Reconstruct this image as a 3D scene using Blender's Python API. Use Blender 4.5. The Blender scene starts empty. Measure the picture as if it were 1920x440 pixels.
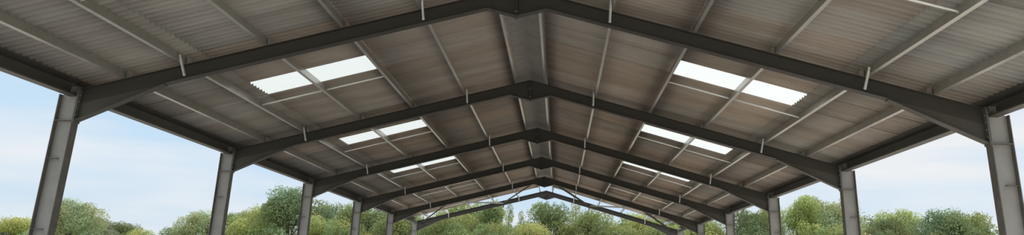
import bpy, bmesh, math, random
import numpy as np
from mathutils import Vector, Matrix

SC = bpy.context.scene
COL = SC.collection

# ------------------------------------------------------------------ camera
EYE = Vector((0.778, 0.0, 1.600))
FWD = Vector((-0.069778, 0.955907, 0.285250)).normalized()
RGT = Vector((0.997403, 0.061732, 0.037113)).normalized()
UPV = RGT.cross(FWD).normalized()
cam_data = bpy.data.cameras.new('camera')
cam = bpy.data.objects.new('camera', cam_data)
COL.objects.link(cam)
SC.camera = cam
cam_data.sensor_fit = 'HORIZONTAL'
cam_data.sensor_width = 36.0
cam_data.lens = 36.0 * 1359.6 / 1920.0
cam_data.shift_y = -110.85 / 1920.0
cam_data.clip_end = 2000
m = Matrix.Identity(4)
for r in range(3):
    m[r][0] = RGT[r]; m[r][1] = UPV[r]; m[r][2] = -FWD[r]; m[r][3] = EYE[r]
cam.matrix_world = m

# ------------------------------------------------------------------ sky, sun, exposure
SC.view_settings.view_transform = 'Standard'
SC.view_settings.look = 'None'
SC.view_settings.gamma = 1.0
SC.view_settings.use_curve_mapping = False
SC.view_settings.exposure = 0.0
SKY_STRENGTH = 1.0
SUN_STRENGTH = 4.6

world = bpy.data.worlds.new('sky')
SC.world = world
world.use_nodes = True
wt = world.node_tree
wt.nodes.clear()
def wn(t, **k):
    n = wt.nodes.new(t)
    for a, b in k.items(): setattr(n, a, b)
    return n
out = wn('ShaderNodeOutputWorld'); bg = wn('ShaderNodeBackground')
tc = wn('ShaderNodeTexCoord'); sep = wn('ShaderNodeSeparateXYZ')
wt.links.new(tc.outputs['Generated'], sep.inputs[0])
ramp = wn('ShaderNodeValToRGB')
wt.links.new(sep.outputs['Z'], ramp.inputs[0])
cr = ramp.color_ramp
cr.elements[0].position = 0.0; cr.elements[0].color = (0.72, 0.80, 0.86, 1)
cr.elements[1].position = 0.75; cr.elements[1].color = (1.6, 1.7, 1.8, 1)   # brighter overcast overhead
e = cr.elements.new(0.12); e.color = (0.58, 0.76, 0.93, 1)
e = cr.elements.new(0.35); e.color = (0.54, 0.73, 0.92, 1)
mp = wn('ShaderNodeMapping'); mp.inputs['Scale'].default_value = (1.6, 1.6, 11.0)
mp.inputs['Location'].default_value = (0.35, 0.2, 0.35)
wt.links.new(tc.outputs['Generated'], mp.inputs[0])
nz = wn('ShaderNodeTexNoise'); nz.inputs['Scale'].default_value = 1.5; nz.inputs['Detail'].default_value = 4.0
nz.inputs['Roughness'].default_value = 0.5
wt.links.new(mp.outputs[0], nz.inputs['Vector'])
cl = wn('ShaderNodeValToRGB')
cl.color_ramp.elements[0].position = 0.40; cl.color_ramp.elements[0].color = (0, 0, 0, 1)
cl.color_ramp.elements[1].position = 0.68; cl.color_ramp.elements[1].color = (1, 1, 1, 1)
wt.links.new(nz.outputs[0], cl.inputs[0])
mx = wn('ShaderNodeMix', data_type='RGBA')
wt.links.new(ramp.outputs[0], mx.inputs[6])
mx.inputs[7].default_value = (0.86, 0.88, 0.90, 1)
bl = wn('ShaderNodeMapRange'); bl.inputs[1].default_value = 0.35; bl.inputs[2].default_value = 0.6; bl.inputs[3].default_value = 1.0; bl.inputs[4].default_value = 0.0
wt.links.new(sep.outputs['Z'], bl.inputs[0])
ml = wn('ShaderNodeMath', operation='MULTIPLY'); wt.links.new(cl.outputs[0], ml.inputs[0]); wt.links.new(bl.outputs[0], ml.inputs[1])
wt.links.new(ml.outputs[0], mx.inputs[0])
wt.links.new(mx.outputs[2], bg.inputs[0])
bg.inputs[1].default_value = SKY_STRENGTH
wt.links.new(bg.outputs[0], out.inputs[0])

sun_data = bpy.data.lights.new('sun', 'SUN')
sun = bpy.data.objects.new('sun', sun_data); COL.objects.link(sun)
sun_data.energy = SUN_STRENGTH
sun_data.angle = math.radians(6)
sun_data.color = (1.0, 0.95, 0.86)
sun.rotation_euler = (math.radians(42), 0, math.radians(140))   # high, from the right and a little ahead
sun.location = (20, -20, 40)

# ------------------------------------------------------------------ helpers
def mat(name, base, rough=0.8, metal=0.0, var=None, scale=3.0, bump=0.0, bscale=60.0, spec=0.5, stretch=None, vary_obj=0.0, attr=None):
    M = bpy.data.materials.new(name); M.use_nodes = True
    nt = M.node_tree; b = nt.nodes['Principled BSDF']
    b.inputs['Roughness'].default_value = rough; b.inputs['Metallic'].default_value = metal
    b.inputs['Specular IOR Level'].default_value = spec
    b.inputs['Base Color'].default_value = (*base, 1)
    tcn = nt.nodes.new('ShaderNodeTexCoord'); mpn = nt.nodes.new('ShaderNodeMapping')
    nt.links.new(tcn.outputs['Object'], mpn.inputs[0])
    if stretch: mpn.inputs['Scale'].default_value = stretch
    last = None
    if var:
        n = nt.nodes.new('ShaderNodeTexNoise'); n.inputs['Scale'].default_value = scale; n.inputs['Detail'].default_value = 6
        n.inputs['Roughness'].default_value = 0.65
        nt.links.new(mpn.outputs[0], n.inputs['Vector'])
        rp = nt.nodes.new('ShaderNodeValToRGB')
        rp.color_ramp.elements[0].position = 0.35; rp.color_ramp.elements[1].position = 0.68
        rp.color_ramp.elements[0].color = (*var, 1); rp.color_ramp.elements[1].color = (*base, 1)
        nt.links.new(n.outputs[0], rp.inputs[0]); last = rp.outputs[0]
    if attr:
        a = nt.nodes.new('ShaderNodeAttribute'); a.attribute_name = attr
        mxn = nt.nodes.new('ShaderNodeMix'); mxn.data_type = 'RGBA'; mxn.blend_type = 'MULTIPLY'; mxn.inputs[0].default_value = 1
        if last: nt.links.new(last, mxn.inputs[6])
        else: mxn.inputs[6].default_value = (*base, 1)
        nt.links.new(a.outputs['Color'], mxn.inputs[7]); last = mxn.outputs[2]
    if last: nt.links.new(last, b.inputs['Base Color'])
    if bump:
        n2 = nt.nodes.new('ShaderNodeTexNoise'); n2.inputs['Scale'].default_value = bscale; n2.inputs['Detail'].default_value = 3
        nt.links.new(mpn.outputs[0], n2.inputs['Vector'])
        bp = nt.nodes.new('ShaderNodeBump'); bp.inputs['Strength'].default_value = bump; bp.inputs['Distance'].default_value = 0.01
        nt.links.new(n2.outputs[0], bp.inputs['Height']); nt.links.new(bp.outputs[0], b.inputs['Normal'])
    return M

M_STEEL = mat('roof_shaded_steel', (0.050, 0.045, 0.037), 0.62, 0.0, (0.042, 0.038, 0.031), 2.2, 0.05, 90)  # rafter steel, with the shade under the roof put into its colour
M_COL = mat('side_lit_column_steel', (0.38, 0.365, 0.34), 0.6, 0.0, (0.31, 0.297, 0.275), 2.2, 0.05, 90)  # column webs paler: light from the open sides is painted in
M_FLANGE = mat('brown_grey_flange_steel', (0.19, 0.175, 0.155), 0.65, 0.0, (0.14, 0.125, 0.108), 6.0, 0.05, 90)
M_HAUNCH = mat('part_shaded_steel', (0.088, 0.08, 0.068), 0.6, 0.0, (0.07, 0.064, 0.054), 2.2, 0.05, 90)  # in-between tone: light fading upward from the knee, put into the colour
M_STEEL2 = mat('steel_plate', (0.16, 0.15, 0.138), 0.6, 0.0, (0.12, 0.112, 0.10), 5.0)
M_GALV = mat('galvanised_steel', (0.50, 0.478, 0.44), 0.32, 0.6, (0.42, 0.40, 0.37), 7.0, 0.06, 40)
M_GALVB = mat('bright_galvanised_steel', (0.66, 0.66, 0.64), 0.42, 0.5, (0.52, 0.52, 0.50), 20.0)
M_ROD = mat('white_zinc_tube', (0.88, 0.87, 0.84), 0.35, 0.0)
M_BOLT = mat('zinc_bolt', (0.45, 0.44, 0.42), 0.4, 0.7)
M_ROOF = mat('fibre_cement', (0.455, 0.392, 0.333), 0.9, 0.0, (0.345, 0.285, 0.237), 1.1, 0.25, 30, 0.2, (0.35, 2.2, 1.0), attr='sheet')
M_RIDGE = mat('fibre_cement_ridge', (0.36, 0.34, 0.31), 0.9, 0.0, (0.28, 0.26, 0.235), 3.0, 0.25, 30, 0.2)
M_CONC = mat('concrete_slab', (0.62, 0.58, 0.53), 0.85, 0.0, (0.54, 0.50, 0.45), 0.5, 0.2, 20)
M_GRASS = mat('field_grass', (0.24, 0.27, 0.11), 0.95, 0.0, (0.16, 0.19, 0.07), 0.15, 0.4, 4)
M_YARD = mat('gravel_yard', (0.50, 0.46, 0.40), 0.95, 0.0, (0.38, 0.35, 0.30), 0.8, 0.5, 25)
M_BARK = mat('bark', (0.17, 0.135, 0.10), 0.95, 0.0, (0.09, 0.07, 0.05), 6.0, 0.6, 18)

def glass_sheet():
    M = bpy.data.materials.new('translucent_sheet'); M.use_nodes = True
    nt = M.node_tree; nt.nodes.clear()
    o = nt.nodes.new('ShaderNodeOutputMaterial')
    t = nt.nodes.new('ShaderNodeBsdfTranslucent'); t.inputs[0].default_value = (0.47, 0.49, 0.485, 1)
    d = nt.nodes.new('ShaderNodeBsdfDiffuse'); d.inputs[0].default_value = (0.7, 0.72, 0.71, 1)
    p = nt.nodes.new('ShaderNodeBsdfTransparent'); p.inputs[0].default_value = (0.55, 0.59, 0.585, 1)
    m1 = nt.nodes.new('ShaderNodeMixShader'); m1.inputs[0].default_value = 0.15
    m2 = nt.nodes.new('ShaderNodeMixShader'); m2.inputs[0].default_value = 0.10
    nt.links.new(t.outputs[0], m1.inputs[1]); nt.links.new(d.outputs[0], m1.inputs[2])
    nt.links.new(m1.outputs[0], m2.inputs[1]); nt.links.new(p.outputs[0], m2.inputs[2])
    nt.links.new(m2.outputs[0], o.inputs[0])
    return M
M_LITE = glass_sheet()

def leaf_mat():
    M = bpy.data.materials.new('leaves'); M.use_nodes = True
    nt = M.node_tree; nt.nodes.clear()
    o = nt.nodes.new('ShaderNodeOutputMaterial')
    oi = nt.nodes.new('ShaderNodeObjectInfo')
    at = nt.nodes.new('ShaderNodeAttribute'); at.attribute_name = 'leaf'
    mu = nt.nodes.new('ShaderNodeMix'); mu.data_type = 'RGBA'; mu.blend_type = 'MULTIPLY'; mu.inputs[0].default_value = 1
    nt.links.new(oi.outputs['Color'], mu.inputs[6]); nt.links.new(at.outputs['Color'], mu.inputs[7])
    d = nt.nodes.new('ShaderNodeBsdfDiffuse'); t = nt.nodes.new('ShaderNodeBsdfTranslucent')
    nt.links.new(mu.outputs[2], d.inputs[0]); nt.links.new(mu.outputs[2], t.inputs[0])
    ms = nt.nodes.new('ShaderNodeMixShader'); ms.inputs[0].default_value = 0.35
    nt.links.new(d.outputs[0], ms.inputs[1]); nt.links.new(t.outputs[0], ms.inputs[2])
    nt.links.new(ms.outputs[0], o.inputs[0])
    return M
M_LEAF = leaf_mat()

def link(name, bm, material, parent=None, smooth=False):
    bmesh.ops.recalc_face_normals(bm, faces=bm.faces)
    me = bpy.data.meshes.new(name); bm.to_mesh(me); bm.free()
    me.materials.append(material)
    if smooth:
        for p in me.polygons: p.use_smooth = True
    o = bpy.data.objects.new(name, me); COL.objects.link(o)
    if parent: o.parent = parent
    return o
def empty(name, loc=(0, 0, 0)):
    o = bpy.data.objects.new(name, None); COL.objects.link(o); o.location = loc; o.empty_display_size = 0.2
    return o
def tag(o, label=None, cat=None, group=None, kind=None):
    if label: o['label'] = label
    if cat: o['category'] = cat
    if group: o['group'] = group
    if kind: o['kind'] = kind
    return o
def copy_tree(o, parent=None):
    c = o.copy(); COL.objects.link(c); c.parent = parent
    for ch in list(o.children): copy_tree(ch, c)
    return c
def box(bm, x0, x1, y0, y1, z0, z1):
    v = [bm.verts.new(p) for p in ((x0,y0,z0),(x1,y0,z0),(x1,y1,z0),(x0,y1,z0),(x0,y0,z1),(x1,y0,z1),(x1,y1,z1),(x0,y1,z1))]
    for f in ((3,2,1,0),(4,5,6,7),(0,1,5,4),(1,2,6,5),(2,3,7,6),(3,0,4,7)): bm.faces.new([v[i] for i in f])
def prism(bm, pts, y0, y1):
    """polygon in xz, extruded along y"""
    a = [bm.verts.new((x, y0, z)) for x, z in pts]; b = [bm.verts.new((x, y1, z)) for x, z in pts]
    n = len(pts)
    bm.faces.new(a); bm.faces.new(b[::-1])
    for i in range(n): bm.faces.new((a[i], b[i], b[(i+1) % n], a[(i+1) % n]))
def tube(bm, p0, p1, r, seg=8, r1=None):
    p0 = Vector(p0); p1 = Vector(p1); d = (p1-p0).normalized()
    u = d.orthogonal().normalized(); w = d.cross(u); r1 = r if r1 is None else r1
    A = []; B = []
    for k in range(seg):
        a = 2*math.pi*k/seg; q = u*math.cos(a)+w*math.sin(a)
        A.append(bm.verts.new(p0+q*r)); B.append(bm.verts.new(p1+q*r1))
    bm.faces.new(A); bm.faces.new(B[::-1])
    for k in range(seg): bm.faces.new((A[k], B[k], B[(k+1) % seg], A[(k+1) % seg]))
def bar(bm, p0, p1, w, t, up=(0, 0, 1)):
    """L-angle member from p0 to p1: two thin leaves w wide, t thick"""
    p0 = Vector(p0); p1 = Vector(p1); d = (p1-p0).normalized()
    s = d.cross(Vector(up)).normalized(); n = s.cross(d).normalized()
    def leaf(a0, a1, b0, b1):
        vs = []
        for P in (p0, p1):
            for (a, b) in ((a0, b0), (a1, b0), (a1, b1), (a0, b1)): vs.append(bm.verts.new(P + s*a + n*b))
        bm.faces.new(vs[0:4]); bm.faces.new(vs[4:8][::-1])
        for i in range(4): bm.faces.new((vs[i], vs[(i+1) % 4], vs[4+(i+1) % 4], vs[4+i]))
    leaf(-w/2, w/2, 0, t); leaf(-w/2, -w/2+t, -w, 0)

# ------------------------------------------------------------------ dimensions (m)
ZE = 3.75                      # level of the knee (haunch foot) above the floor
YF = 11.285; BAY = 6.0         # web plane of the frame nearest in view, bay length
SL = 0.264                     # roof slope
WI, WO = 7.22, 7.54            # column inner and outer faces
def ztop(x): return ZE + 2.44 - SL*abs(x)
def zbot(x): return ZE + 2.19 - SL*abs(x)
def zroof(x): return ZE + 2.645 - SL*abs(x)     # middle of the corrugations
NB = -1                       # first bay behind the camera
FRAMES = range(NB, 6)
def fy(i): return YF + BAY*i
FN = {-4: 'fourth frame behind the nearest one', -3: 'third frame behind the nearest one', -2: 'second frame behind the nearest one', -1: 'frame just behind the nearest one', 0: 'nearest frame', 1: 'second frame', 2: 'third frame', 3: 'fourth frame', 4: 'fifth frame', 5: 'farthest frame'}
BN = {-4: 'third bay behind the camera', -3: 'second bay behind the camera', -2: 'first bay behind the camera', -1: 'bay nearest the camera', 0: 'bay between first and second frames', 1: 'bay between second and third frames',
      2: 'bay between third and fourth frames', 3: 'bay between fourth and fifth frames', 4: 'last bay at the open far end'}
SIDE = {-1: 'left', 1: 'right'}

# ------------------------------------------------------------------ ground
bm = bmesh.new(); box(bm, -8.2, 8.2, 3, 42.6, -0.15, 0.0)
tag(link('floor', bm, M_CONC), 'pale concrete floor slab under the open barn roof', kind='structure')
bm = bmesh.new(); box(bm, -26, 26, -40, 56, -0.45, -0.155)
tag(link('floor_yard', bm, M_YARD), 'light gravel yard around the barn', kind='structure')
bm = bmesh.new(); box(bm, -600, 600, -300, 900, -1.0, -0.46)
tag(link('floor_field', bm, M_GRASS), 'green field around the yard', kind='structure')

# ------------------------------------------------------------------ columns
def make_column(s):
    r = empty('steel_column')
    bm = bmesh.new()
    a, b = sorted((s*WI, s*WO)); T = 0.012
    zt_in, zt_out = ztop(WI)-0.01, ztop(WO)-0.01
    zt = {s*WI: zt_in, s*WO: zt_out}
    h0, h1 = zt[a], zt[b]
    prism(bm, [(a+T, 0.02), (b-T, 0.02), (b-T, h1), (a+T, h0)], -0.004, 0.004)
    x0_, x1_ = sorted((s*7.30, s*7.40)); box(bm, x0_, x1_, -0.004, 0.004, ztop(7.40)-0.03, ztop(7.40)+0.10)
    link('web', bm, M_COL, r); bm = bmesh.new()
    prism(bm, [(a, 0.02), (a+T, 0.02), (a+T, h0), (a, h0)], -0.083, 0.083)
    link('flange', bm, M_FLANGE, r); bm = bmesh.new()
    prism(bm, [(b-T, 0.02), (b, 0.02), (b, h1), (b-T, h1)], -0.083, 0.083)
    link('flange', bm, M_FLANGE, r)
    bm = bmesh.new(); box(bm, a-0.06, b+0.06, -0.14, 0.14, 0.0, 0.02); link('base_plate', bm, M_STEEL2, r)
    for sy in (-1, 1):
        bm = bmesh.new(); y0, y1 = sorted((sy*0.0041, sy*0.080)); box(bm, a+T, b-T, y0, y1, ZE-0.006, ZE+0.006)
        link('stiffener', bm, M_FLANGE, r)
    for z in (ZE-0.62, ZE-1.74, ZE-2.86):
        bm = bmesh.new()
        x0, x1 = sorted((s*7.36, s*7.60))
        box(bm, x0 if s > 0 else s*WO+T, x1 if s < 0 else s*WO-T, -0.072, -0.004, z-0.004, z+0.004)
        link('rail_cleat', bm, M_FLANGE, r)
    # bolts of the knee joint, heads on the inner flange
    for k in range(4):
        for sy in (-0.045, 0.045):
            bm = bmesh.new(); z = ZE + 0.10 + 0.11*k
            xi = s*(WI+T); tube(bm, (xi, sy, z), (xi+s*0.014, sy, z), 0.011, 6); link('bolt', bm, M_BOLT, r)
    return r
colp = {s: make_column(s) for s in (-1, 1)}
for s in (-1, 1):
    for n, i in enumerate(FRAMES):
        o = colp[s] if n == 0 else copy_tree(colp[s])
        o.location = (0, fy(i), 0)
        tag(o, f'dark grey steel I-section column on the {SIDE[s]} side, {FN[i]}', 'column', 'steel columns of the barn')

# ------------------------------------------------------------------ rafters
PX = [0.33, 1.56, 2.86, 4.13, 5.47, 6.46]      # purlin lines from ridge to eave
def make_rafter(s, last=False):
    r = empty('steel_rafter')
    bm = bmesh.new(); T = 0.012; XE = WI-0.022; g = 0.012
    P = lambda x, z: (s*x, z)
    web_top = lambda x: ztop(x)-T
    web_bot = lambda x: zbot(x)+T
    prism(bm, [P(g, web_top(g)), P(XE, web_top(XE)), P(XE, web_bot(XE)), P(g, web_bot(g))], -0.004, 0.004)
    prism(bm, [P(g, ztop(g)), P(XE, ztop(XE)), P(XE, ztop(XE)-T), P(g, ztop(g)-T)], -0.073, 0.073)
    prism(bm, [P(0.46, zbot(0.46)+T), P(5.83, zbot(5.83)+T), P(5.83, zbot(5.83)), P(0.46, zbot(0.46))], -0.073, 0.073)
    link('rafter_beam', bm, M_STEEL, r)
    # knee haunch
    bm = bmesh.new(); zf = ZE
    prism(bm, [P(5.83, web_bot(5.83)), P(XE, web_bot(XE)), P(XE, zf+0.014), P(5.86, zbot(5.83)-0.002)], -0.004, 0.004)
    prism(bm, [P(5.80, zbot(5.83)+0.004), P(XE, zf+0.014), P(XE, zf), P(5.80, zbot(5.83)-0.008)], -0.073, 0.073)
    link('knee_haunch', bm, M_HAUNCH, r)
    bm = bmesh.new(); prism(bm, [P(XE, ztop(XE)+0.02), P(WI, ztop(WI)+0.02), P(WI, zf-0.03), P(XE, zf-0.03)], -0.08, 0.08)
    link('end_plate', bm, M_STEEL2, r)
    # apex haunch
    bm = bmesh.new(); za = ZE + 1.935
    prism(bm, [P(g, web_bot(g)), P(0.46, web_bot(0.46)), P(g, za+0.01)], -0.004, 0.004)
    prism(bm, [P(0.48, zbot(0.48)+0.004), P(g, za+0.012), P(g, za), P(0.48, zbot(0.48)-0.008)], -0.073, 0.073)
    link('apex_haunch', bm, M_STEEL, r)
    bm = bmesh.new(); prism(bm, [P(0.0, ztop(0)+0.01), P(g, ztop(0)+0.01), P(g, za-0.02), P(0.0, za-0.02)], -0.075, 0.075)
    link('apex_plate', bm, M_STEEL, r)
    for k in range(2):
        bm = bmesh.new(); z = za + 0.08 + 0.22*k
        tube(bm, (s*g, -0.045, z), (s*(g+0.012), -0.045, z), 0.010, 6); link('bolt', bm, M_BOLT, r)
    # mid-height web bolts where the rafter meets the knee
    for k in range(4):
        bm = bmesh.new(); z = ZE + 0.10 + 0.11*k
        tube(bm, (s*XE, -0.05, z), (s*(XE-0.014), -0.05, z), 0.011, 6); link('bolt', bm, M_BOLT, r)
    # purlin cleats on the top flange
    for x in PX:
        bm = bmesh.new()
        xi = x-0.006
        prism(bm, [P(xi-0.006, ztop(xi-.006)), P(xi, ztop(xi)), P(xi, ztop(xi)+0.13), P(xi-0.006, ztop(xi)+0.13)], -0.07, 0.07)
        prism(bm, [P(xi-0.07, ztop(xi-.07)), P(xi-0.006, ztop(xi-.006)), P(xi-0.006, ztop(xi-.006)+.006), P(xi-0.07, ztop(xi-.07)+.006)], -0.07, 0.07)
        link('purlin_cleat', bm, M_GALV, r)
    # bright diagonal stays from purlin to rafter foot
    for x in (PX[1], PX[4]):
        bm = bmesh.new()
        tube(bm, (s*(x-0.03), -0.105, zbot(x)+0.045), (s*(x-0.03), -0.36, ztop(x)+0.085), 0.021, 8)
        tube(bm, (s*(x-0.03)-0.024, -0.118, zbot(x)+0.06), (s*(x-0.03)+0.024, -0.118, zbot(x)+0.06), 0.009, 6)
        link('stay_brace', bm, M_GALVB, r)
    if last:
        bm = bmesh.new(); box(bm, *sorted((s*2.36, s*2.42)), -0.05, -0.004, zbot(2.4)-0.12, zbot(2.4)+0.12); link('gusset_plate', bm, M_STEEL2, r)
    return r
for s in (-1, 1):
    proto = make_rafter(s)
    for n, i in enumerate(FRAMES):
        if i == 5: o = make_rafter(s, True)
        else: o = proto if n == 0 else copy_tree(proto)
        o.location = (0, fy(i), 0)
        tag(o, f'dark steel rafter with knee haunch, {SIDE[s]} half of the {FN[i]}', 'roof beam', 'steel rafters of the barn')

# ------------------------------------------------------------------ purlins (Z sections), one per bay and line
PD = 0.149
PORD = ['topmost purlin beside the ridge', 'second purlin down from the ridge', 'third purlin down from the ridge', 'fourth purlin down from the ridge', 'fifth purlin down from the ridge', 'lowest purlin before the eave beam']
def make_purlin(x, s):
    zb = lambda q: ztop(q)+0.002
    T = 0.004; FL = 0.052
    n = Vector((SL, 0, 1)).normalized()      # slope normal for x>0 (tilts outward)
    t = Vector((1, 0, -SL)).normalized()     # down slope
    o0 = Vector((x, 0, zb(x)))
    def P(a, b):
        v = o0 + t*a + n*b
        return (s*v.x, v.z)
    bm = bmesh.new(); L0, L1 = 0.004, BAY-0.004
    prism(bm, [P(0, 0), P(T, 0), P(T, PD), P(0, PD)], L0, L1)                 # web
    prism(bm, [P(T, 0), P(FL, 0), P(FL, T), P(T, T)], L0, L1)                 # lower flange, down slope
    prism(bm, [P(FL-T, T), P(FL, T), P(FL, 0.018), P(FL-T, 0.018)], L0, L1)   # lip
    prism(bm, [P(T, PD), P(T, PD-T), P(FL, PD-T), P(FL, PD)], L0, L1)       # upper flange
    prism(bm, [P(FL, PD-T), P(FL-T, PD-T), P(FL-T, PD-0.018), P(FL, PD-0.018)], L0, L1)
    return bm, P
for s in (-1, 1):
    for k, x in enumerate(PX):
        r = empty('purlin'); bm, P = make_purlin(x, s); link('z_section', bm, M_GALV, r)
        bm = bmesh.new()      # lap sleeve near the frame
        prism(bm, [P(-0.005, 0.008), P(-0.001, 0.008), P(-0.001, PD-0.01), P(-0.005, PD-0.01)], 0.09, 0.52); link('sleeve', bm, M_GALV, r)
        for yy in (0.15, 0.46):
            bm = bmesh.new(); a = P(-0.005, 0.075); c = P(-0.017, 0.075)
            tube(bm, (a[0], yy, a[1]), (c[0], yy, c[1]), 0.011, 6); link('bolt', bm, M_BOLT, r)
        for n, b in enumerate(range(NB, 5)):
            o = r if n == 0 else copy_tree(r)
            o.location = (0, fy(b), 0)
            tag(o, f'galvanised {PORD[k]}, {SIDE[s]} slope, {BN[b]}', 'purlin', 'galvanised roof purlins')

# eave beams between the column webs
for s in (-1, 1):
    bm = bmesh.new(); x1, x0 = 7.405, 7.25
    zb = ZE+0.415
    zt = lambda x: zroof(x)-0.045
    P = lambda x, z: (s*x, z)
    prism(bm, [P(x1, zb), P(x1+0.006, zb), P(x1+0.006, zt(x1)), P(x1, zt(x1))], 0.0045, BAY-0.0045)
    prism(bm, [P(x0, zb), P(x1, zb), P(x1, zb+0.006), P(x0, zb+0.006)], 0.0045, BAY-0.0045)
    prism(bm, [P(x0, zb+0.006), P(x0+0.005, zb+0.006), P(x0+0.005, zb+0.022), P(x0, zb+0.022)], 0.0045, BAY-0.0045)
    prism(bm, [P(x0, zt(x0)), P(x0, zt(x0)-0.006), P(x1, zt(x1)-0.006), P(x1, zt(x1))], 0.0045, BAY-0.0045)
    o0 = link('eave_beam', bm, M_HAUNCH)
    for n, b in enumerate(range(NB, 5)):
        o = o0 if n == 0 else o0.copy()
        if n: COL.objects.link(o)
        o.location = (0, fy(b), 0)
        tag(o, f'dark steel eave beam along the {SIDE[s]} edge of the roof, {BN[b]}', 'eave beam', 'steel eave beams')

# ------------------------------------------------------------------ corrugated roof
PITCH = BAY/41.0; AMP = 0.027; SEG = 8
R_ = random.Random(4)
def sheet_verts(y0, y1, x0, x1, s, dz=0.0, zf=zroof, nx=1):
    ny = max(2, int(round((y1-y0)/PITCH*SEG)))
    V = []
    for a in range(ny+1):
        y = y0+(y1-y0)*a/ny
        w = AMP*math.cos(2*math.pi*(y-YF)/PITCH)
        for c in range(nx+1):
            x = x0+(x1-x0)*c/nx
            V.append((s*x, y, zf(x)+w+dz))
    F = []
    for a in range(ny):
        for c in range(nx):
            p = a*(nx+1)+c; F.append((p, p+1, p+nx+2, p+nx+1))
    return V, F
ROWS = [(0.34, 3.00, 0.006), (2.90, 5.38, 0.0), (5.30, 7.62, -0.006)]
STEPS = [0, 7, 13, 20, 27, 34, 41]
Y_END = 40.35
YOFF = 0.04
for s in (-1, 1):
    V = []; F = []; Cc = []
    for b in range(NB, 5):
        for q in range(6):
            y0 = fy(b)+YOFF+STEPS[q]*PITCH; y1 = fy(b)+YOFF+STEPS[q+1]*PITCH + 0.5*PITCH
            if y0 > Y_END-0.2: continue
            y1 = min(y1, Y_END)
            for ri, (x0, x1, dz) in enumerate(ROWS):
                if ri == 1 and q == 2: continue
                yy0 = y0
                v, f = sheet_verts(yy0, y1, x0, x1, s, dz + (0.004 if q % 2 else 0.0) - (0.012 if q == 3 else 0))
                n = len(V); V += v; F += [tuple(i+n for i in t) for t in f]
                g = R_.uniform(0.82, 1.10); wv = R_.uniform(-0.05, 0.05)
                if ri == 2: g *= 0.98; wv -= 0.06
                if b <= -1: wv -= 0.045            # the near bays are greyer sheets
                if b >= 1: wv += 0.02; g *= 0.82   # the far ones browner and darker
                Cc += [(g*(1+wv), g, g*(1-wv), 1)]*len(v)
    me = bpy.data.meshes.new('ceiling'); me.from_pydata(V, [], F); me.materials.append(M_ROOF)
    at = me.color_attributes.new('sheet', 'FLOAT_COLOR', 'POINT')
    at.data.foreach_set('color', np.array(Cc, dtype=np.float32).ravel())
    for p in me.polygons: p.use_smooth = True
    o = bpy.data.objects.new('ceiling', me); COL.objects.link(o)
    sd = o.modifiers.new('thickness', 'SOLIDIFY'); sd.thickness = 0.006; sd.offset = 0
    tag(o, f'brownish grey corrugated sheeting of the {SIDE[s]} roof slope', kind='structure')

# rooflights
for s in (-1, 1):
    v, f = sheet_verts(YOFF+13*PITCH+YF-0.25*PITCH, YOFF+20*PITCH+YF+0.5*PITCH, 2.93, 5.40, s, 0.010)
    v = [(a, b-YF, c) for a, b, c in v]
    me = bpy.data.meshes.new('rooflight'); me.from_pydata(v, [], f); me.materials.append(M_LITE)
    for p in me.polygons: p.use_smooth = True
    o0 = bpy.data.objects.new('rooflight', me); COL.objects.link(o0)
    for n, b in enumerate(range(NB, 5)):
        o = o0 if n == 0 else o0.copy()
        if n: COL.objects.link(o)
        o.location = (0, fy(b), 0)
        tag(o, f'white translucent corrugated rooflight on the {SIDE[s]} slope, {BN[b]}', 'skylight', 'translucent rooflights')

# ridge caps: cranked sheets, rounded over the apex
def zcap(x):
    x = abs(x); k = 0.06
    return ZE + 2.669 - SL*(math.sqrt(x*x+k*k)-k*0.55) - SL*k*0.45
v, f = sheet_verts(YF, YF+7*PITCH+0.5*PITCH, -0.46, 0.46, 1, 0.0, zcap, 14)
v = [(a, b-YF, c) for a, b, c in v]
me = bpy.data.meshes.new('ridge_cap'); me.from_pydata(v, [], f); me.materials.append(M_RIDGE)
for p in me.polygons: p.use_smooth = True
oc = bpy.data.objects.new('ridge_cap', me); COL.objects.link(oc)
sd = oc.modifiers.new('thickness', 'SOLIDIFY'); sd.thickness = 0.006; sd.offset = 0
first = True; n = 0; cnt = {}; ORD = ['first', 'second', 'third', 'fourth', 'fifth', 'sixth', 'seventh']
y = fy(NB)+YOFF
while y < Y_END-0.6:
    o = oc if first else oc.copy()
    if not first: COL.objects.link(o)
    first = False
    o.location = (0, y, 0.012*(n % 2) + 0.001); n += 1
    b = min(4, int((y+0.5-fy(NB))//BAY)+NB)
    cnt[b] = cnt.get(b, -1)+1
    tag(o, f'grey cranked ridge piece, {ORD[cnt[b]]} from its near frame, {BN[b]}', 'ridge cap', 'cranked ridge pieces along the apex')
    y += 7*PITCH

# ------------------------------------------------------------------ sag rods beside the rooflights
for s in (-1, 1):
    for (xa, xb, nm) in ((PX[2], PX[3], 'upper'), (PX[3], PX[4], 'lower')):
        za = ztop(xa)+0.045; zb = ztop(xb)+0.045
        r = empty('tie_rod'); bm = bmesh.new()
        tube(bm, (s*(xa+0.068), 0, ztop(xa+.068)+0.045), (s*(xb-0.002), 0, zb), 0.016, 8); link('rod', bm, M_ROD, r, True)
        for (x, d) in ((xa+0.068, 1), (xb-0.002, -1)):
            bm = bmesh.new(); z = ztop(x)+0.045
            tube(bm, (s*x, 0, z), (s*(x+d*0.022), 0, z-d*0.022*SL), 0.022, 6); link('nut', bm, M_BOLT, r)
        for n, b in enumerate(range(NB, 5)):
            o = r if n == 0 else copy_tree(r)
            o.location = (0, fy(b)+3.13, 0)
            tag(o, f'thin white {nm} tie rod beside the {SIDE[s]} rooflight, {BN[b]}', 'tie rod', 'white tie rods beside the rooflights')

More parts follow.
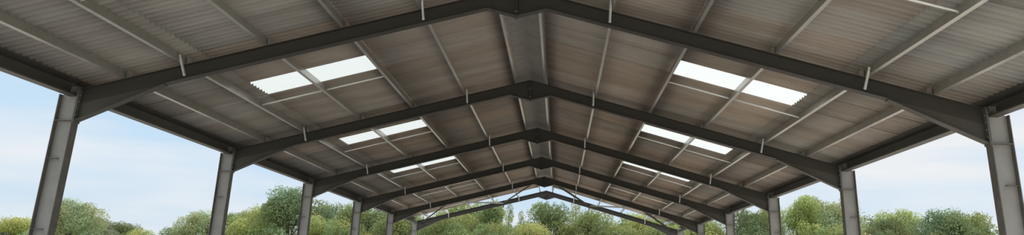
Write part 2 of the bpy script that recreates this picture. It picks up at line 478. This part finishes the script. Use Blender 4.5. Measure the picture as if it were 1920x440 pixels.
# ------------------------------------------------------------------ wind bracing in the last bay
zc = lambda x: ztop(x)-0.11
nodes = [(0.40, 4), (2.38, 5), (4.55, 4), (6.90, 5)]
names = ['upper', 'middle', 'lower']
for s in (-1, 1):
    for (a, b, nm) in zip(nodes[:-1], nodes[1:], names):
        xa, ia = a; xb, ib = b
        ya = fy(ia)+(0.10 if ia == 4 else -0.10); yb = fy(ib)+(0.10 if ib == 4 else -0.10)
        bm = bmesh.new(); bar(bm, (s*xa, ya, zc(xa)), (s*xb, yb, zc(xb)), 0.07, 0.006)
        r = empty('wind_brace'); link('angle_bar', bm, M_GALV if nm == 'middle' else M_STEEL, r)
        for (x, yv, sy) in ((xa, ya, ia), (xb, yb, ib)):
            bm = bmesh.new(); y0, y1 = sorted((yv, fy(sy)+(0.006 if sy == 4 else -0.006)))
            box(bm, s*x-0.07, s*x+0.07, y0-0.04 if sy == 5 else y0, y1 if sy == 5 else y1+0.04, zc(x)-0.012, zc(x)-0.004)
            link('gusset_plate', bm, M_STEEL, r)
        tag(r, f'{nm} diagonal steel brace of the {SIDE[s]} roof slope at the open far end', 'brace', 'diagonal braces at the far end')

# ------------------------------------------------------------------ trees
def crown_mesh(name, kind, seed, nleaf):
    rg = np.random.default_rng(seed)
    blobs = []       # unit tree: height 1, half width about 0.5
    if kind == 'round':
        for _ in range(34):
            a = rg.uniform(0, 2*math.pi); h = rg.uniform(0.12, 0.93)
            rr = 0.42*math.sqrt(max(0.02, 1-((h-0.45)/0.50)**2))*rg.uniform(0.35, 0.95)
            blobs.append((rr*math.cos(a), rr*math.sin(a), h*0.93, rg.uniform(0.085, 0.16)))
        for _ in range(6): blobs.append((rg.uniform(-.16,.16), rg.uniform(-.16,.16), rg.uniform(0.78, 0.90), rg.uniform(0.07, 0.11)))
    elif kind == 'tall':
        for _ in range(36):
            a = rg.uniform(0, 2*math.pi); h = rg.uniform(0.10, 0.94)
            rr = (0.30*(1-max(0, h-0.5)*1.35))*rg.uniform(0.2, 1.0)
            blobs.append((rr*math.cos(a), rr*math.sin(a), h, rg.uniform(0.055, 0.12)))
    elif kind == 'feathery':
        for _ in range(30):
            a = rg.uniform(0, 2*math.pi); h = rg.uniform(0.15, 0.96)
            rr = (0.26*(1-max(0, h-0.4)*1.3))*rg.uniform(0.0, 1.0)
            blobs.append((rr*math.cos(a), rr*math.sin(a), h, rg.uniform(0.03, 0.07)))
    elif kind == 'bushy':
        for _ in range(38):
            a = rg.uniform(0, 2*math.pi); h = rg.uniform(0.06, 0.88)
            rr = 0.52*math.sqrt(max(0.03, 1-(h/0.95)**2))*rg.uniform(0.3, 0.95)
            blobs.append((rr*math.cos(a), rr*math.sin(a), h*0.95, rg.uniform(0.08, 0.15)))
    elif kind == 'conifer':
        for _ in range(46):
            h = rg.uniform(0.08, 0.97); a = rg.uniform(0, 2*math.pi); rr = 0.26*(1.02-h)*rg.uniform(0.3, 1)
            blobs.append((rr*math.cos(a), rr*math.sin(a), h, 0.03+0.06*(1-h)))
    B = np.array(blobs)
    w = B[:, 3]**2; w /= w.sum()
    idx = rg.choice(len(B), nleaf, p=w)
    d = rg.normal(size=(nleaf, 3)); d /= np.linalg.norm(d, axis=1)[:, None]
    rad = B[idx, 3]*(0.72+0.40*rg.random(nleaf)**0.7)
    # lumpy surface: radius wobbles with direction so sprays stick out
    wob = 1+0.22*np.sin(d[:, 0]*7+B[idx, 0]*60)*np.sin(d[:, 2]*8+B[idx, 2]*50)
    c = B[idx, :3] + d*(rad*wob)[:, None]
    c[:, 2] = np.maximum(c[:, 2], 0.02)
    nrm = d*0.8+rg.normal(size=(nleaf, 3))*0.55; nrm /= np.linalg.norm(nrm, axis=1)[:, None]
    t = np.cross(nrm, rg.normal(size=(nleaf, 3))); t /= np.linalg.norm(t, axis=1)[:, None]
    u = np.cross(nrm, t)
    sz = {'round': 0.0098, 'tall': 0.0092, 'feathery': 0.0075, 'bushy': 0.0105, 'conifer': 0.008}[kind]*rg.uniform(0.6, 1.25, nleaf)
    P = np.empty((nleaf, 4, 3))
    P[:, 0] = c - t*sz[:, None]; P[:, 1] = c + u*(sz*0.6)[:, None] + nrm*(sz*0.2)[:, None]
    P[:, 2] = c + t*sz[:, None]; P[:, 3] = c - u*(sz*0.6)[:, None] + nrm*(sz*0.2)[:, None]
    me = bpy.data.meshes.new(name)
    me.vertices.add(nleaf*4); me.vertices.foreach_set('co', P.ravel().astype(np.float32))
    me.loops.add(nleaf*4); me.loops.foreach_set('vertex_index', np.arange(nleaf*4, dtype=np.int32))
    me.polygons.add(nleaf); me.polygons.foreach_set('loop_start', np.arange(0, nleaf*4, 4, dtype=np.int32))
    me.update(calc_edges=True)
    at = me.color_attributes.new('leaf', 'FLOAT_COLOR', 'POINT')
    bt = rg.uniform(0.75, 1.2, len(B)); yel = rg.uniform(-0.12, 0.16, len(B))
    lv = bt[idx]*rg.uniform(0.8, 1.2, nleaf)
    colr = np.stack([lv*(1+yel[idx]), lv, lv*(1-0.6*yel[idx]), np.ones(nleaf)], 1)
    at.data.foreach_set('color', np.repeat(colr, 4, 0).astype(np.float32).ravel())
    me.materials.append(M_LEAF)
    # trunk and branches into the blobs
    bm = bmesh.new()
    tube(bm, (0, 0, -0.03), (0.004, 0.003, 0.30), 0.026, 8, 0.019)
    tube(bm, (0.004, 0.003, 0.30), (-0.006, 0.0, 0.62), 0.019, 8, 0.010)
    tube(bm, (-0.006, 0.0, 0.62), (0.0, 0.0, 0.88), 0.010, 6, 0.003)
    for k in range(0, len(B), 2):
        q = B[k]; z0 = min(0.8, max(0.15, q[2]*0.62)); tube(bm, (0, 0, z0), tuple(q[:3]), 0.0075, 5, 0.002)
    tm = bpy.data.meshes.new('trunk'); bmesh.ops.recalc_face_normals(bm, faces=bm.faces); bm.to_mesh(tm); bm.free(); tm.materials.append(M_BARK)
    return me, tm
CROWN = {}
for kind, seeds, nl in (('round', (1, 2, 3), 32000), ('tall', (5, 6), 26000), ('feathery', (8,), 7000), ('bushy', (11, 12), 30000), ('conifer', (15,), 9000)):
    CROWN[kind] = [crown_mesh('foliage', kind, sd_, nl) for sd_ in seeds]
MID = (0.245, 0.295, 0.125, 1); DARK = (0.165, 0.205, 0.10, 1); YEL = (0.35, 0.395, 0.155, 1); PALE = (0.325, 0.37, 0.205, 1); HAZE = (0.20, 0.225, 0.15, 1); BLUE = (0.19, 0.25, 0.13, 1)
# x, y, height, width factor, kind, tint, label
TREES = [
 (-115.6, 150, 8.6, 1.7, 'round', HAZE, 'dull distant tree at the far left edge of the photo'),
 (-90.5, 120, 8.2, 1.5, 'bushy', YEL, 'low yellow-green bush left of the nearest left column'),
 (-99.0, 150, 10.6, 1.6, 'round', HAZE, 'dull rounded tree top partly behind the nearest left column'),
 (-57.2, 85, 8.4, 1.15, 'round', PALE, 'large pale round tree just right of the nearest left column'),
 (-60.5, 88, 6.6, 1.2, 'bushy', MID, 'low shrub at the foot of the large pale round tree'),
 (-104.0, 170, 10.6, 1.5, 'bushy', DARK, 'dark distant clump right of the large pale round tree'),
 (-51.7, 90, 5.6, 1.3, 'bushy', YEL, 'low bright green bush right of the dark distant clump'),
 (-47.0, 95, 5.6, 1.2, 'bushy', MID, 'small low bush in the gap between first and second left columns'),
 (-41.2, 80, 5.6, 1.2, 'bushy', MID, 'low shrub left of the second left column'),
 (-36.8, 75, 6.9, 0.85, 'round', PALE, 'light tree just left of the second left column'),
 (-33.8, 78, 7.3, 1.25, 'round', MID, 'broad green tree just right of the second left column'),
 (-29.6, 74, 7.9, 1.1, 'round', YEL, 'yellowish rounded tree left of the third left column'),
 (-25.9, 72, 9.2, 1.05, 'round', BLUE, 'tall dark tree behind the third left column'),
 (-23.4, 76, 8.3, 0.62, 'round', BLUE, 'narrow dark tree left of the sky gap before the fourth column'),
 (-20.6, 66, 6.4, 1.0, 'bushy', YEL, 'bright yellow-green bush right of the third left column'),
 (-19.4, 72, 8.0, 0.85, 'round', MID, 'green tree behind the fourth left column'),
 (-17.1, 62, 5.9, 1.0, 'bushy', MID, 'low green bush at the fourth left column'),
 (-16.2, 72, 7.9, 1.15, 'round', DARK, 'dense dark tree between fourth and fifth left columns'),
 (-12.9, 66, 6.8, 1.15, 'round', MID, 'broad green tree behind the fifth left column'),
 (-9.3, 66, 6.8, 1.2, 'round', MID, 'full green tree below the left half of the farthest rafter'),
 (-8.3, 73, 8.7, 1.2, 'round', YEL, 'sunlit tree top seen just over the left farthest rafter'),
 (-5.7, 68, 7.7, 0.85, 'tall', MID, 'upright tree left of the two wispy trees'),
 (-5.1, 85, 9.3, 0.62, 'feathery', BLUE, 'left of the two thin wispy trees against the sky'),
 (-3.6, 82, 8.3, 0.60, 'feathery', BLUE, 'right of the two thin wispy trees against the sky'),
 (-3.9, 58, 5.8, 1.1, 'bushy', MID, 'leafy bush in front of the two wispy trees'),
 (-1.9, 64, 6.2, 1.1, 'bushy', YEL, 'light green bush under the sky gap at the far end'),
 (-0.3, 68, 8.4, 0.76, 'round', MID, 'tall round tree directly below the far apex'),
 (2.5, 84, 9.9, 0.9, 'feathery', PALE, 'thin pale tree right of the one below the apex'),
 (3.3, 66, 7.5, 1.0, 'round', MID, 'leafy tree below the right far rafter near the apex'),
 (5.9, 64, 6.3, 1.0, 'bushy', MID, 'low tree under the small sky notch right of centre'),
 (8.0, 70, 7.7, 1.15, 'round', YEL, 'yellow-green tree below the right half of the farthest rafter'),
 (9.6, 63, 6.6, 1.1, 'bushy', MID, 'green bush before the farthest right column'),
 (11.6, 70, 8.2, 1.1, 'round', YEL, 'sunny tree seen over the right end of the farthest rafter'),
 (14.7, 72, 7.4, 1.1, 'round', MID, 'green tree between fifth and fourth right columns'),
 (17.9, 68, 8.3, 1.05, 'round', DARK, 'dense dark green tree left of the third right column'),
 (21.6, 76, 8.9, 0.9, 'tall', YEL, 'light green tree just right of the third right column'),
 (23.9, 72, 9.6, 0.9, 'tall', YEL, 'taller yellow-green tree between third and second right columns'),
 (27.6, 76, 10.3, 0.95, 'round', PALE, 'pale feathery-topped tree just left of the second right column'),
 (25.6, 68, 7.2, 1.2, 'bushy', MID, 'low bush before the two yellow-green trees on the right'),
 (33.2, 80, 8.2, 0.9, 'bushy', DARK, 'low dark bush just right of the second right column'),
 (36.6, 84, 9.4, 1.0, 'round', DARK, 'dark round tree at the left of the right-hand clump'),
 (40.0, 90, 11.0, 0.95, 'round', YEL, 'yellow tree in the middle of the right-hand clump'),
 (41.0, 80, 10.0, 0.95, 'round', BLUE, 'tall dark tree right of the yellow one on the right'),
 (44.2, 82, 9.9, 0.9, 'round', MID, 'rounded green tree at the right end of the right-hand clump'),
 (38.6, 78, 7.3, 1.3, 'bushy', MID, 'low undergrowth before the yellow tree on the right'),
 (60.3, 110, 11.8, 0.55, 'conifer', HAZE, 'small pointed conifer left of the nearest right column'),
 (51.6, 95, 9.6, 1.1, 'bushy', YEL, 'yellow-green bush left of the nearest right column'),
 (56.0, 92, 9.0, 1.2, 'bushy', MID, 'bush behind the nearest right column'),
]
rt = random.Random(9)
for n, (x, y, h, wf, kind, tint, lab) in enumerate(TREES):
    me, tm = CROWN[kind][n % len(CROWN[kind])]
    r = empty('tree', (x, y, -0.46)); r.rotation_euler.z = rt.uniform(0, 6.28)
    h += 0.46
    f = bpy.data.objects.new('foliage', me); COL.objects.link(f); f.parent = r
    t = bpy.data.objects.new('trunk', tm); COL.objects.link(t); t.parent = r
    r.scale = (h*wf, h*wf, h)
    j = rt.uniform(1.08, 1.26)
    f.color = (tint[0]*j, tint[1]*j, tint[2]*j, 1)
    tag(r, lab, 'tree', 'trees beyond the barn')
